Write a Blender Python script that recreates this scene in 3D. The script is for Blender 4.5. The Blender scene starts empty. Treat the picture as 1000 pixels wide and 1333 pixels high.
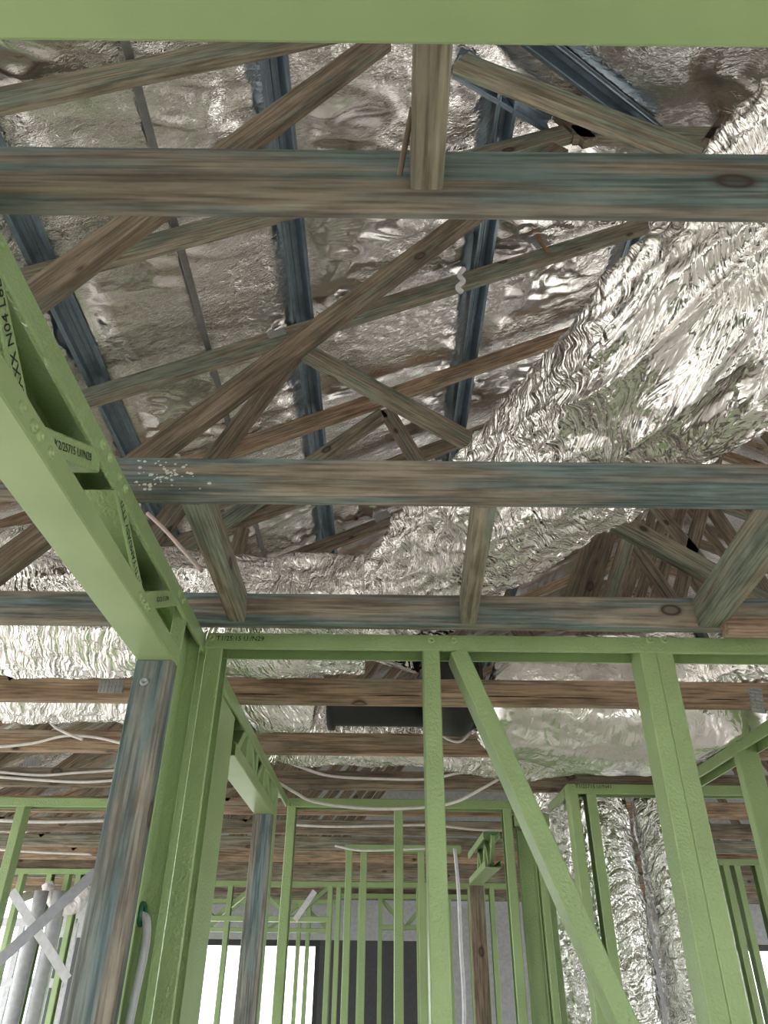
import bpy, bmesh, math, random
import numpy as np
from mathutils import Vector, Matrix
random.seed(7)
SC = bpy.context.scene
COL = SC.collection
# ------------------------------------------------------------------ camera
F = 950.0; PITCH = math.radians(32.6); ROLL = math.radians(0.6)
CAM = Vector((0, 0, 1.75))
cs, sn = math.cos(PITCH), math.sin(PITCH)
_fw = Vector((0, cs, sn)); _r = Vector((1, 0, 0)); _u = Vector((0, -sn, cs))
RT = _r*math.cos(ROLL) + _u*math.sin(ROLL)
UP = -_r*math.sin(ROLL) + _u*math.cos(ROLL)
cam = bpy.data.cameras.new('camera'); cam.sensor_fit = 'HORIZONTAL'; cam.sensor_width = 36
cam.lens = 36*F/1000; cam.clip_start = 0.02; cam.clip_end = 200
co = bpy.data.objects.new('camera', cam); COL.objects.link(co)
M = Matrix.Identity(4)
for i in range(3):
    M[i][0] = RT[i]; M[i][1] = UP[i]; M[i][2] = -_fw[i]; M[i][3] = CAM[i]
co.matrix_world = M
SC.camera = co
# ------------------------------------------------------------------ world: bright overcast sky
w = bpy.data.worlds.new('overcast_sky'); SC.world = w; w.use_nodes = True
bg = w.node_tree.nodes['Background']; bg.inputs[0].default_value = (0.95, 0.98, 1.0, 1); bg.inputs[1].default_value = 1.0
SC.view_settings.view_transform = 'Standard'; SC.view_settings.look = 'None'
SC.view_settings.exposure = 2.4; SC.view_settings.gamma = 1; SC.view_settings.use_curve_mapping = False

# pixel -> ray -> point on a real plane of the building
def ray(px, py):
    return _fw + RT*((px-500)/F) + UP*((666.5-py)/F)
def onY(px, py, Y):
    d = ray(px, py); return CAM + d*(Y/d.y)
def onX(px, py, X):
    d = ray(px, py); return CAM + d*(X/d.x)
def onZ(px, py, z):
    d = ray(px, py); return CAM + d*((z-CAM.z)/d.z)
TOP = 2.44                      # top of the wall plates = underside of the truss chords
RP = math.tan(math.radians(25))
ZC0 = CAM.z + 2.42              # centre height of the top chord at x = 0
YT = [0.46, 1.028, 1.56, 2.135] + [2.72+0.588*i for i in range(12)]
XRIDGE = 2.4
def xhip(Y): return min(XRIDGE, 0.685 + (Y-1.56))
def zchord(x, Y):               # centre line of the top chords
    a = xhip(Y)
    return ZC0 + RP*min(x, a, 2*XRIDGE - x)

# ------------------------------------------------------------------ materials
def mat(name):
    m = bpy.data.materials.new(name); m.use_nodes = True
    nt = m.node_tree; b = nt.nodes['Principled BSDF']
    return m, nt, b
def node(nt, t, **kw):
    n = nt.nodes.new(t)
    for k, v in kw.items():
        if k.startswith('i_'):
            n.inputs[k[2:].replace('_', ' ')].default_value = v
        else: setattr(n, k, v)
    return n
def ramp(nt, fac, stops):
    r = nt.nodes.new('ShaderNodeValToRGB'); e = r.color_ramp.elements
    while len(e) < len(stops): e.new(0.5)
    for k, (p, c) in enumerate(stops):
        e[k].position = p; e[k].color = (*c, 1) if len(c) == 3 else c
    nt.links.new(fac, r.inputs[0]); return r
def coords(nt, scale=(1,1,1), rnd=True):
    tc = nt.nodes.new('ShaderNodeTexCoord'); mp = nt.nodes.new('ShaderNodeMapping')
    mp.inputs['Scale'].default_value = scale
    if rnd:
        oi = nt.nodes.new('ShaderNodeObjectInfo'); mu = node(nt, 'ShaderNodeMath', operation='MULTIPLY'); mu.inputs[1].default_value = 57.3
        nt.links.new(oi.outputs['Random'], mu.inputs[0])
        ad = node(nt, 'ShaderNodeVectorMath', operation='ADD')
        nt.links.new(tc.outputs['Object'], ad.inputs[0]); nt.links.new(mu.outputs[0], ad.inputs[1])
        nt.links.new(ad.outputs[0], mp.inputs[0])
    else: nt.links.new(tc.outputs['Object'], mp.inputs[0])
    return mp.outputs[0]
def mixc(nt, fac, a, b, mode='MIX'):
    n = node(nt, 'ShaderNodeMix', data_type='RGBA', blend_type=mode)
    if hasattr(fac, 'links') or hasattr(fac, 'is_linked'): nt.links.new(fac, n.inputs[0])
    else: n.inputs[0].default_value = fac
    for s, v in ((6, a), (7, b)):
        if isinstance(v, tuple): n.inputs[s].default_value = (*v, 1)
        else: nt.links.new(v, n.inputs[s])
    return n.outputs[2]

def timber_mat(name, base1, base2, stain, stain_lo, stain_hi):
    m, nt, b = mat(name)
    v = coords(nt, (1.6, 34, 34)); v2 = coords(nt, (1.3, 17, 17)); v3 = coords(nt, (4.6, 8, 8)); v4 = coords(nt, (7, 150, 150))
    n1 = node(nt, 'ShaderNodeTexNoise', i_Scale=1.0, i_Detail=5.0, i_Distortion=0.6); nt.links.new(v, n1.inputs['Vector'])
    n4 = node(nt, 'ShaderNodeTexNoise', i_Scale=1.0, i_Detail=3.0); nt.links.new(v4, n4.inputs['Vector'])
    c = ramp(nt, n1.outputs['Fac'], [(0.3, base1), (0.68, base2)]).outputs[0]
    n2 = node(nt, 'ShaderNodeTexNoise', i_Scale=1.6, i_Detail=4.0, i_Distortion=0.4); nt.links.new(v2, n2.inputs['Vector'])
    s = ramp(nt, n2.outputs['Fac'], [(stain_lo, (0,0,0)), (stain_hi, (1,1,1))]).outputs[0]
    c = mixc(nt, s, c, stain)
    g = ramp(nt, n4.outputs['Fac'], [(0.36, (0.42,0.40,0.38)), (0.58, (1.1,1.1,1.1))]).outputs[0]
    c = mixc(nt, 0.8, c, g, 'MULTIPLY')
    v5 = coords(nt, (3.5, 11, 11)); n5 = node(nt, 'ShaderNodeTexNoise', i_Scale=1.6, i_Detail=6.0, i_Roughness=0.65); nt.links.new(v5, n5.inputs['Vector'])
    g5 = ramp(nt, n5.outputs['Fac'], [(0.36, (0.55,0.54,0.53)), (0.56, (1.05,1.05,1.05))]).outputs[0]
    c = mixc(nt, 0.75, c, g5, 'MULTIPLY')
    # knots: few dark ovals
    vo = node(nt, 'ShaderNodeTexVoronoi', feature='F1', i_Scale=1.0); nt.links.new(v3, vo.inputs['Vector'])
    k = ramp(nt, vo.outputs['Distance'], [(0.06, (0.55,0.55,0.55)), (0.095, (1,1,1)), (0.125, (0.3,0.3,0.3)), (0.16, (0,0,0))]).outputs[0]
    c = mixc(nt, k, c, (0.045, 0.024, 0.014))
    nt.links.new(c, b.inputs['Base Color']); b.inputs['Roughness'].default_value = 0.72
    bp = node(nt, 'ShaderNodeBump', i_Strength=0.6, i_Distance=0.003); nt.links.new(n4.outputs['Fac'], bp.inputs['Height'])
    nt.links.new(bp.outputs[0], b.inputs['Normal'])
    return m
M_TIM = timber_mat('treated_pine_blue_stain', (0.20,0.160,0.128), (0.38,0.315,0.245), (0.175,0.235,0.235), 0.43, 0.58)
M_TIMB = timber_mat('treated_pine_brown', (0.160,0.118,0.086), (0.31,0.24,0.175), (0.24,0.235,0.19), 0.52, 0.68)
M_TIMO = timber_mat('fresh_orange_pine', (0.29,0.185,0.12), (0.50,0.36,0.25), (0.34,0.295,0.225), 0.52, 0.72)
M_TIMG = timber_mat('treated_pine_green_grey', (0.22,0.185,0.135), (0.39,0.335,0.25), (0.235,0.265,0.21), 0.44, 0.60)
M_POST = timber_mat('weathered_blue_post_timber', (0.20,0.205,0.185), (0.33,0.285,0.225), (0.135,0.195,0.205), 0.40, 0.62)

def green_mat(name, col, bump=0.9, scale=165):
    m, nt, b = mat(name)
    v = coords(nt, (scale, scale, scale)); v2 = coords(nt, (5, 5, 5))
    n1 = node(nt, 'ShaderNodeTexNoise', i_Scale=1.0, i_Detail=2.0); nt.links.new(v, n1.inputs['Vector'])
    n2 = node(nt, 'ShaderNodeTexNoise', i_Scale=1.0, i_Detail=4.0); nt.links.new(v2, n2.inputs['Vector'])
    f = ramp(nt, n2.outputs['Fac'], [(0.3, tuple(x*0.88 for x in col)), (0.7, tuple(min(1,x*1.08) for x in col))]).outputs[0]
    nt.links.new(f, b.inputs['Base Color'])
    b.inputs['Metallic'].default_value = 0.1; b.inputs['Roughness'].default_value = 0.33
    bp = node(nt, 'ShaderNodeBump', i_Strength=bump, i_Distance=0.0024); nt.links.new(n1.outputs['Fac'], bp.inputs['Height'])
    nt.links.new(bp.outputs[0], b.inputs['Normal'])
    return m
M_GRN = green_mat('green_coated_steel', (0.31, 0.43, 0.195))
M_GRNS = green_mat('green_coated_steel_smooth', (0.335, 0.445, 0.205), 0.10, 60)

def foil_mat_uv(name, rough, tint, fs=62, fq=7, bdist=0.011):
    m, nt, b = mat(name)
    uv = nt.nodes.new('ShaderNodeUVMap'); uv.uv_map = 'sleeve'
    wn = node(nt, 'ShaderNodeTexNoise', i_Scale=9.0, i_Detail=2.0); nt.links.new(uv.outputs[0], wn.inputs['Vector'])
    sc = node(nt, 'ShaderNodeVectorMath', operation='MULTIPLY_ADD'); nt.links.new(wn.outputs['Color'], sc.inputs[0]); sc.inputs[1].default_value = (0.085,0.16,0); nt.links.new(uv.outputs[0], sc.inputs[2])
    hs = []
    for k, (a, c) in enumerate(((fs, fq), (fs*0.37, fq*0.8), (fs*1.1, fq*6.5))):
        mp = nt.nodes.new('ShaderNodeMapping'); mp.inputs['Scale'].default_value = (a, c, 1); mp.inputs['Rotation'].default_value = (0,0,0.0); mp.inputs['Location'].default_value = (k*3.7,k*1.9,0)
        nt.links.new(sc.outputs[0], mp.inputs[0])
        n1 = node(nt, 'ShaderNodeTexNoise', i_Scale=1.0, i_Detail=1.5); nt.links.new(mp.outputs[0], n1.inputs['Vector'])
        s1 = node(nt, 'ShaderNodeMath', operation='SUBTRACT'); nt.links.new(n1.outputs['Fac'], s1.inputs[0]); s1.inputs[1].default_value = 0.5
        a1 = node(nt, 'ShaderNodeMath', operation='ABSOLUTE'); nt.links.new(s1.outputs[0], a1.inputs[0])
        m1 = node(nt, 'ShaderNodeMath', operation='MULTIPLY'); nt.links.new(a1.outputs[0], m1.inputs[0]); m1.inputs[1].default_value = (-1.4,-2.4,-0.9)[k]
        hs.append(m1.outputs[0])
    ad = node(nt, 'ShaderNodeMath', operation='ADD'); nt.links.new(hs[0], ad.inputs[0]); nt.links.new(hs[1], ad.inputs[1])
    ad2 = node(nt, 'ShaderNodeMath', operation='ADD'); nt.links.new(ad.outputs[0], ad2.inputs[0]); nt.links.new(hs[2], ad2.inputs[1])
    b.inputs['Base Color'].default_value = (*tint, 1); b.inputs['Metallic'].default_value = 1.0; b.inputs['Roughness'].default_value = rough
    bp = node(nt, 'ShaderNodeBump', i_Strength=1.0, i_Distance=bdist); nt.links.new(ad2.outputs[0], bp.inputs['Height'])
    nt.links.new(bp.outputs[0], b.inputs['Normal'])
    return m
def foil_mat(name, rough, bscale, bstr, bdist, tint, aniso=(1,1,1), det=4.0):
    m, nt, b = mat(name)
    v = coords(nt, tuple(bscale*a for a in aniso), rnd=False)
    n1 = node(nt, 'ShaderNodeTexNoise', i_Scale=1.0, i_Detail=det, i_Distortion=1.2); nt.links.new(v, n1.inputs['Vector'])
    n2 = node(nt, 'ShaderNodeTexNoise', i_Scale=2.7, i_Detail=2.0, i_Distortion=2.0); nt.links.new(v, n2.inputs['Vector'])
    ab = node(nt, 'ShaderNodeMath', operation='SUBTRACT'); nt.links.new(n2.outputs['Fac'], ab.inputs[0]); ab.inputs[1].default_value = 0.5
    ab2 = node(nt, 'ShaderNodeMath', operation='ABSOLUTE'); nt.links.new(ab.outputs[0], ab2.inputs[0])
    mm = node(nt, 'ShaderNodeMath', operation='MULTIPLY_ADD'); nt.links.new(ab2.outputs[0], mm.inputs[0]); mm.inputs[1].default_value = -0.9; nt.links.new(n1.outputs['Fac'], mm.inputs[2])
    b.inputs['Base Color'].default_value = (*tint, 1); b.inputs['Metallic'].default_value = 1.0; b.inputs['Roughness'].default_value = rough
    v3 = coords(nt, (2.6,3.1,2.6), rnd=False); n3 = node(nt, 'ShaderNodeTexNoise', i_Scale=1.0, i_Detail=1.0); nt.links.new(v3, n3.inputs['Vector'])
    md = ramp(nt, n3.outputs['Fac'], [(0.38, (0.08,)*3), (0.66, (1,1,1))]).outputs[0]
    ms = node(nt, 'ShaderNodeMath', operation='MULTIPLY'); nt.links.new(md, ms.inputs[0]); ms.inputs[1].default_value = bstr*1.6
    bp = node(nt, 'ShaderNodeBump', i_Distance=bdist); nt.links.new(ms.outputs[0], bp.inputs['Strength']); nt.links.new(mm.outputs[0], bp.inputs['Height'])
    nt.links.new(bp.outputs[0], b.inputs['Normal'])
    return m
M_ROOFFOIL = foil_mat('roof_blanket_foil', 0.13, 11, 0.5, 0.010, (0.93,0.905,0.89), (1.0,1.8,1.0), 2.0)
M_DUCT = foil_mat_uv('crinkled_duct_foil', 0.13, (0.92,0.89,0.875))
M_DUCTS = foil_mat_uv('smooth_duct_foil', 0.2, (0.91,0.89,0.87), 30, 6, 0.004)
M_RISER = foil_mat_uv('riser_duct_foil', 0.15, (0.91,0.9,0.89), 45, 16, 0.008)

def plain(name, col, rough=0.5, metal=0.0, noise=0.12, scale=30):
    m, nt, b = mat(name)
    v = coords(nt, (scale,)*3); n1 = node(nt, 'ShaderNodeTexNoise', i_Scale=1.0, i_Detail=3.0); nt.links.new(v, n1.inputs['Vector'])
    f = ramp(nt, n1.outputs['Fac'], [(0.3, tuple(x*(1-noise) for x in col)), (0.7, tuple(min(1, x*(1+noise)) for x in col))]).outputs[0]
    nt.links.new(f, b.inputs['Base Color']); b.inputs['Roughness'].default_value = rough; b.inputs['Metallic'].default_value = metal
    return m
M_BAT = plain('blue_grey_galvanised_batten', (0.25,0.315,0.375), 0.32, 0.7)
M_STRIP = plain('dull_zinc_strip', (0.30,0.30,0.30), 0.4, 0.7)
M_PLATE = plain('galvanised_nail_plate', (0.36,0.37,0.38), 0.4, 0.6)
M_BLK = plain('black_plastic', (0.012,0.012,0.013), 0.5)
M_WHITE = plain('white_pvc_cable', (0.72,0.68,0.68), 0.45)
M_GREYC = plain('grey_pvc_cable', (0.40,0.41,0.43), 0.45)
M_INK = plain('black_ink', (0.010,0.014,0.008), 0.6)
M_GROM = plain('dark_green_grommet', (0.01,0.10,0.05), 0.3)
M_STRAP = plain('galvanised_strap', (0.24,0.245,0.27), 0.45, 0.3)
M_CONC = plain('site_floor_sheet', (0.58,0.54,0.495), 0.85, 0, 0.2, 3)
M_GROUND = plain('pale_site_ground', (0.52,0.49,0.43), 0.95, 0, 0.25, 1.5)
M_WRAP = plain('charcoal_wall_wrap', (0.06,0.062,0.066), 0.7)
M_ALU = plain('black_aluminium_frame', (0.02,0.02,0.022), 0.4)
M_FIB = plain('grey_eave_lining', (0.42,0.43,0.45), 0.8)
M_PIPE = plain('pale_grey_pipe', (0.62,0.62,0.66), 0.4)
M_SPLINT = plain('splintered_pine', (0.30,0.16,0.08), 0.8)
m, nt, b = mat('clear_window_glass')
b.inputs['Base Color'].default_value = (0.95,0.97,0.98,1); b.inputs['Roughness'].default_value = 0.02; b.inputs['IOR'].default_value = 1.02
b.inputs['Transmission Weight'].default_value = 1.0
M_GLASS = m

# ------------------------------------------------------------------ object helpers
def link(name, me, mt, parent=None):
    o = bpy.data.objects.new(name, me); COL.objects.link(o)
    if mt: me.materials.append(mt)
    if parent: o.parent = parent
    return o
def tag(o, label, cat, group=None):
    o['label'] = label; o['category'] = cat
    if group: o['group'] = group
    return o
def thing(name, label, cat, loc=(0,0,0), group=None):
    o = bpy.data.objects.new(name, None); COL.objects.link(o); o.location = loc; o.empty_display_size = 0.05
    return tag(o, label, cat, group)
def place(o, parent, mw):
    o.matrix_world = mw
    if parent:
        o.parent = parent
        # parents are unrotated empties or placed meshes
        pm = PM.get(parent.name) or Matrix.Translation(parent.location)
        o.matrix_parent_inverse = pm.inverted()
    PM[o.name] = mw.copy()
PM = {}
def axes(p1, p2, zdir):
    x = (p2-p1).normalized(); z = Vector(zdir); z = (z - x*z.dot(x)).normalized(); y = z.cross(x)
    c = (p1+p2)/2
    return Matrix(((x.x,y.x,z.x,c.x),(x.y,y.y,z.y,c.y),(x.z,y.z,z.z,c.z),(0,0,0,1)))
def prism_mesh(name, prof, L):
    n = len(prof)
    vs = [(-L/2, a, b_) for a, b_ in prof] + [(L/2, a, b_) for a, b_ in prof]
    fs = [(i, (i+1) % n, n+(i+1) % n, n+i) for i in range(n)] + [tuple(range(n-1, -1, -1)), tuple(range(n, 2*n))]
    me = bpy.data.meshes.new(name); me.from_pydata(vs, [], fs)
    bm = bmesh.new(); bm.from_mesh(me); bmesh.ops.recalc_face_normals(bm, faces=bm.faces); bm.to_mesh(me); bm.free()
    return me
def bar(name, p1, p2, wy, wz, zdir, mt, parent=None, bev=0.003):
    """rectangular stick p1-p2: wz across zdir, wy across the other axis, eased arrises"""
    p1 = Vector(p1); p2 = Vector(p2); a, c = wy/2, wz/2; e = min(bev, a*0.4, c*0.4)
    prof = [(-a+e,-c),(a-e,-c),(a,-c+e),(a,c-e),(a-e,c),(-a+e,c),(-a,c-e),(-a,-c+e)]
    o = link(name, prism_mesh(name, prof, (p2-p1).length), mt)
    place(o, parent, axes(p1, p2, zdir)); return o
def box(name, lo, hi, mt, parent=None, bev=0.002):
    lo = Vector(lo); hi = Vector(hi); m_ = (lo+hi)/2
    return bar(name, (lo.x, m_.y, m_.z), (hi.x, m_.y, m_.z), hi.y-lo.y, hi.z-lo.z, (0,0,1), mt, parent, bev)
def cprofile(b, f, l=0.008, t=0.0016, e=0.0025):
    h = b/2
    return [(-h+l,f),(-h+e,f),(-h,f-e),(-h,e),(-h+e,0),(h-e,0),(h,e),(h,f-e),(h-e,f),(h-l,f),(h-l,f-t),(h-t,f-t),(h-t,t),(-h+t,t),(-h+t,f-t),(-h+l,f-t)]
def csec(name, p1, p2, opn, b=0.075, f=0.039, mt=None, parent=None, l=0.008):
    """cold-formed C section; web centre line p1-p2, flanges point along opn"""
    p1 = Vector(p1); p2 = Vector(p2)
    o = link(name, prism_mesh(name, cprofile(b, f, l), (p2-p1).length), mt or M_GRN)
    place(o, parent, axes(p1, p2, opn)); return o
def tube(name, pts, r, mt, parent=None, seg=10, smooth=6):
    P = [Vector(p) for p in pts]; out = []
    n = len(P)
    for i in range(n-1):
        a, b_, c, d = P[max(i-1,0)], P[i], P[i+1], P[min(i+2,n-1)]
        for k in range(smooth):
            t = k/smooth
            out.append(0.5*((2*b_) + (c-a)*t + (2*a-5*b_+4*c-d)*t*t + (3*b_-a-3*c+d)*t**3))
    out.append(P[-1])
    vs, fs = [], []
    nrm = None
    for i, p in enumerate(out):
        t = (out[min(i+1,len(out)-1)] - out[max(i-1,0)]).normalized()
        if nrm is None:
            nrm = t.orthogonal().normalized()
        nrm = (nrm - t*nrm.dot(t)).normalized(); bn = t.cross(nrm)
        for k in range(seg):
            a = 2*math.pi*k/seg; vs.append(p + (nrm*math.cos(a) + bn*math.sin(a))*r)
    m_ = len(out)
    for i in range(m_-1):
        for k in range(seg):
            fs.append((i*seg+k, i*seg+(k+1)%seg, (i+1)*seg+(k+1)%seg, (i+1)*seg+k))
    fs.append(tuple(range(seg-1,-1,-1))); fs.append(tuple(range((m_-1)*seg, m_*seg)))
    c = sum(out, Vector())/m_
    me = bpy.data.meshes.new(name); me.from_pydata([v-c for v in vs], [], fs)
    me.polygons.foreach_set('use_smooth', [True]*len(me.polygons))
    o = link(name, me, mt); place(o, parent, Matrix.Translation(c)); return o
# --- numpy value noise
def _h(ix, iy, s):
    v = np.sin(ix*127.1 + iy*311.7 + s*74.7)*43758.5453
    return v - np.floor(v)
def vnoise(x, y, s=0):
    ix, iy = np.floor(x), np.floor(y); fx, fy = x-ix, y-iy
    fx = fx*fx*(3-2*fx); fy = fy*fy*(3-2*fy)
    a, b_, c, d = _h(ix,iy,s), _h(ix+1,iy,s), _h(ix,iy+1,s), _h(ix+1,iy+1,s)
    return (a*(1-fx)+b_*fx)*(1-fy) + (c*(1-fx)+d*fx)*fy
def ridged(x, y, s=0): return 1-np.abs(2*vnoise(x, y, s)-1)

def duct(name, pts, rad, mt, label=None, nseg=120, step=0.008, amp=0.012, seed=1, group=None, squash=1.0, parent=None, circ=2.5, freq=22, skew=0.8, dent=0.02, crumple=0.5):
    """foil sleeve of a flexible duct: tube with pleats and dents"""
    P = [Vector(p) for p in pts]; n = len(P); R = list(rad)
    C, RR = [], []
    for i in range(n-1):
        a, b_, c, d = P[max(i-1,0)], P[i], P[i+1], P[min(i+2,n-1)]
        K = max(2, int((c-b_).length/step))
        for k in range(K):
            t = k/K
            C.append(0.5*((2*b_) + (c-a)*t + (2*a-5*b_+4*c-d)*t*t + (3*b_-a-3*c+d)*t**3)); 
            tt = t*t*(3-2*t); RR.append(R[i]*(1-tt)+R[i+1]*tt)
    C.append(P[-1]); RR.append(R[-1])
    m_ = len(C); nrm = None; s = 0
    UVv = np.zeros((m_, nseg, 2))
    V = np.zeros((m_, nseg, 3))
    ang = np.linspace(0, 2*math.pi, nseg, endpoint=False)
    for i, p in enumerate(C):
        t = (C[min(i+1,m_-1)] - C[max(i-1,0)]).normalized()
        if i: s += (C[i]-C[i-1]).length
        if nrm is None:
            nrm = Vector((0,0,1)); 
            if abs(t.z) > 0.9: nrm = Vector((0,1,0))
        nrm = (nrm - t*nrm.dot(t)).normalized(); bn = t.cross(nrm)
        # periodic noise round the tube: sample on a circle
        cx, cy = np.cos(ang), np.sin(ang)
        ss = s + 0.03*np.sin(ang*2+s*5) + skew*0.05*cx
        q = np.abs(((ang/math.pi+1) % 2)-1)*math.pi   # mirror-symmetric coordinate, no seam
        w1 = ridged(ss*freq, q*circ + s*1.3, seed)**2
        w2 = ridged(ss*freq*2.3 + 3*vnoise(q*3+s*4, q*0+s*3, seed+5), q*circ*2 - s*3, seed+1)**2
        w3 = ridged(ss*freq*0.9 + q*5, q*6 - s*9, seed+2)
        w4 = vnoise(ss*6, q*3+2, seed+3)
        w5 = ridged(ss*13 + 2*vnoise(q*4, q*0+s*5, seed+8), q*RR[i]*24 + s*6, seed+7)**2 * vnoise(ss*3, q*2, seed+9)*2
        rr = RR[i] + amp*(0.9*w1 + 0.55*w2 + 0.5*w3 + crumple*w5 - 0.9) + dent*(w4-0.5)
        if i == 0 or i == m_-1: rr = rr*0+RR[i]*0.93
        UVv[i,:,0] = ss; UVv[i,:,1] = q*RR[i] + seed*0.37
        for ax in range(3):
            V[i,:,ax] = p[ax] + (nrm[ax]*cx*squash + bn[ax]*cy)*rr
    c = V.reshape(-1,3).mean(0)
    idx = np.arange(m_*nseg).reshape(m_, nseg)
    a = idx[:-1]; b_ = idx[1:]
    fs = np.stack([a, np.roll(a,-1,1), np.roll(b_,-1,1), b_], -1).reshape(-1,4)
    me = bpy.data.meshes.new(name)
    me.from_pydata((V.reshape(-1,3)-c).tolist(), [], fs.tolist()+[list(range(nseg-1,-1,-1)), list(range((m_-1)*nseg, m_*nseg))])
    me.polygons.foreach_set('use_smooth', [True]*len(me.polygons))
    ul = me.uv_layers.new(name='sleeve'); li = np.zeros(len(me.loops), dtype=np.int32); me.loops.foreach_get('vertex_index', li)
    ul.data.foreach_set('uv', UVv.reshape(-1,2)[li].astype(np.float32).ravel())
    o = link(name, me, mt); place(o, parent, Matrix.Translation(Vector(c)))
    if label: tag(o, label, 'duct', group)
    return o

def lettering(body, pos, xdir, ydir, size, parent, squeeze=1.0):
    cu = bpy.data.curves.new('lettering', 'FONT'); cu.body = body; cu.size = size; cu.align_x = 'CENTER'; cu.align_y = 'CENTER'
    cu.extrude = 0.0001; cu.resolution_u = 2
    tmp = bpy.data.objects.new('tmp_text', cu); COL.objects.link(tmp)
    me = bpy.data.meshes.new_from_object(tmp.evaluated_get(bpy.context.evaluated_depsgraph_get()))
    bpy.data.objects.remove(tmp); bpy.data.curves.remove(cu)
    me.name = 'lettering'; me.materials.clear()
    o = link('lettering', me, M_INK)
    x = Vector(xdir).normalized(); y = Vector(ydir); y = (y-x*y.dot(x)).normalized(); z = x.cross(y)
    p = Vector(pos) + z*0.0006
    mw = Matrix(((x.x*squeeze,y.x,z.x,p.x),(x.y*squeeze,y.y,z.y,p.y),(x.z*squeeze,y.z,z.z,p.z),(0,0,0,1)))
    place(o, parent, mw); return o

# rivet / dimple: ring with sunken middle
def rivet_mesh():
    prof = [(r_*1.3, z_*1.5) for r_, z_ in [(0.0,0.0003),(0.0026,0.0003),(0.0032,0.0018),(0.0048,0.0022),(0.0064,0.0012),(0.0072,0.0)]]
    n = 14; vs = []; fs = []
    for r_, z in prof[1:]:
        for k in range(n): vs.append((r_*math.cos(2*math.pi*k/n), r_*math.sin(2*math.pi*k/n), z))
    for j in range(len(prof)-2):
        for k in range(n): fs.append((j*n+k, (j+1)*n+k, (j+1)*n+(k+1)%n, j*n+(k+1)%n))
    fs.append(tuple(range(n)))
    me = bpy.data.meshes.new('rivet'); me.from_pydata(vs, [], fs); me.materials.append(M_GRNS)
    me.polygons.foreach_set('use_smooth', [True]*len(me.polygons))
    return me
RIV = rivet_mesh()
def rivet(pos, nrm, parent):
    o = bpy.data.objects.new('rivet', RIV); COL.objects.link(o)
    z = Vector(nrm).normalized(); x = z.orthogonal().normalized(); y = z.cross(x); p = Vector(pos)+z*0.0002
    place(o, parent, Matrix(((x.x,y.x,z.x,p.x),(x.y,y.y,z.y,p.y),(x.z,y.z,z.z,p.z),(0,0,0,1)))); return o
# nail plate: thin plate with rows of pressed teeth
def plate_mesh():
    bm = bmesh.new()
    def bx(cx, cy, cz, sx, sy, sz):
        r = bmesh.ops.create_cube(bm, size=1.0)
        bmesh.ops.scale(bm, vec=(sx,sy,sz), verts=r['verts']); bmesh.ops.translate(bm, vec=(cx,cy,cz), verts=r['verts'])
    bx(0,0,0,0.075,0.040,0.0012)
    for i in range(7):
        for j in range(3): bx(-0.033+0.011*i, -0.013+0.013*j, 0.0016, 0.005, 0.009, 0.0028)
    me = bpy.data.meshes.new('nail_plate'); bm.to_mesh(me); bm.free(); me.materials.append(M_PLATE); return me
NPL = plate_mesh()
def nail_plate(pos, ang, parent):
    o = bpy.data.objects.new('nail_plate', NPL); COL.objects.link(o)
    z = Vector((0,-1,0)); x = Vector((math.cos(ang),0,math.sin(ang))); y = z.cross(x); p = Vector(pos)+z*0.001
    place(o, parent, Matrix(((x.x,y.x,z.x,p.x),(x.y,y.y,z.y,p.y),(x.z,y.z,z.z,p.z),(0,0,0,1))))
# ================================================================== SETTING
def struct(o): o['kind'] = 'structure'; return o
X0, X1B, Y0, Y1B = -3.5, 8.3, -2.7, 9.45
struct(box('floor', (X0, Y0, -0.15), (X1B, Y1B, 0.0), M_CONC))
struct(box('ground', (-30, -30, -0.5), (35, 40, -0.15), M_GROUND))
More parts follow.
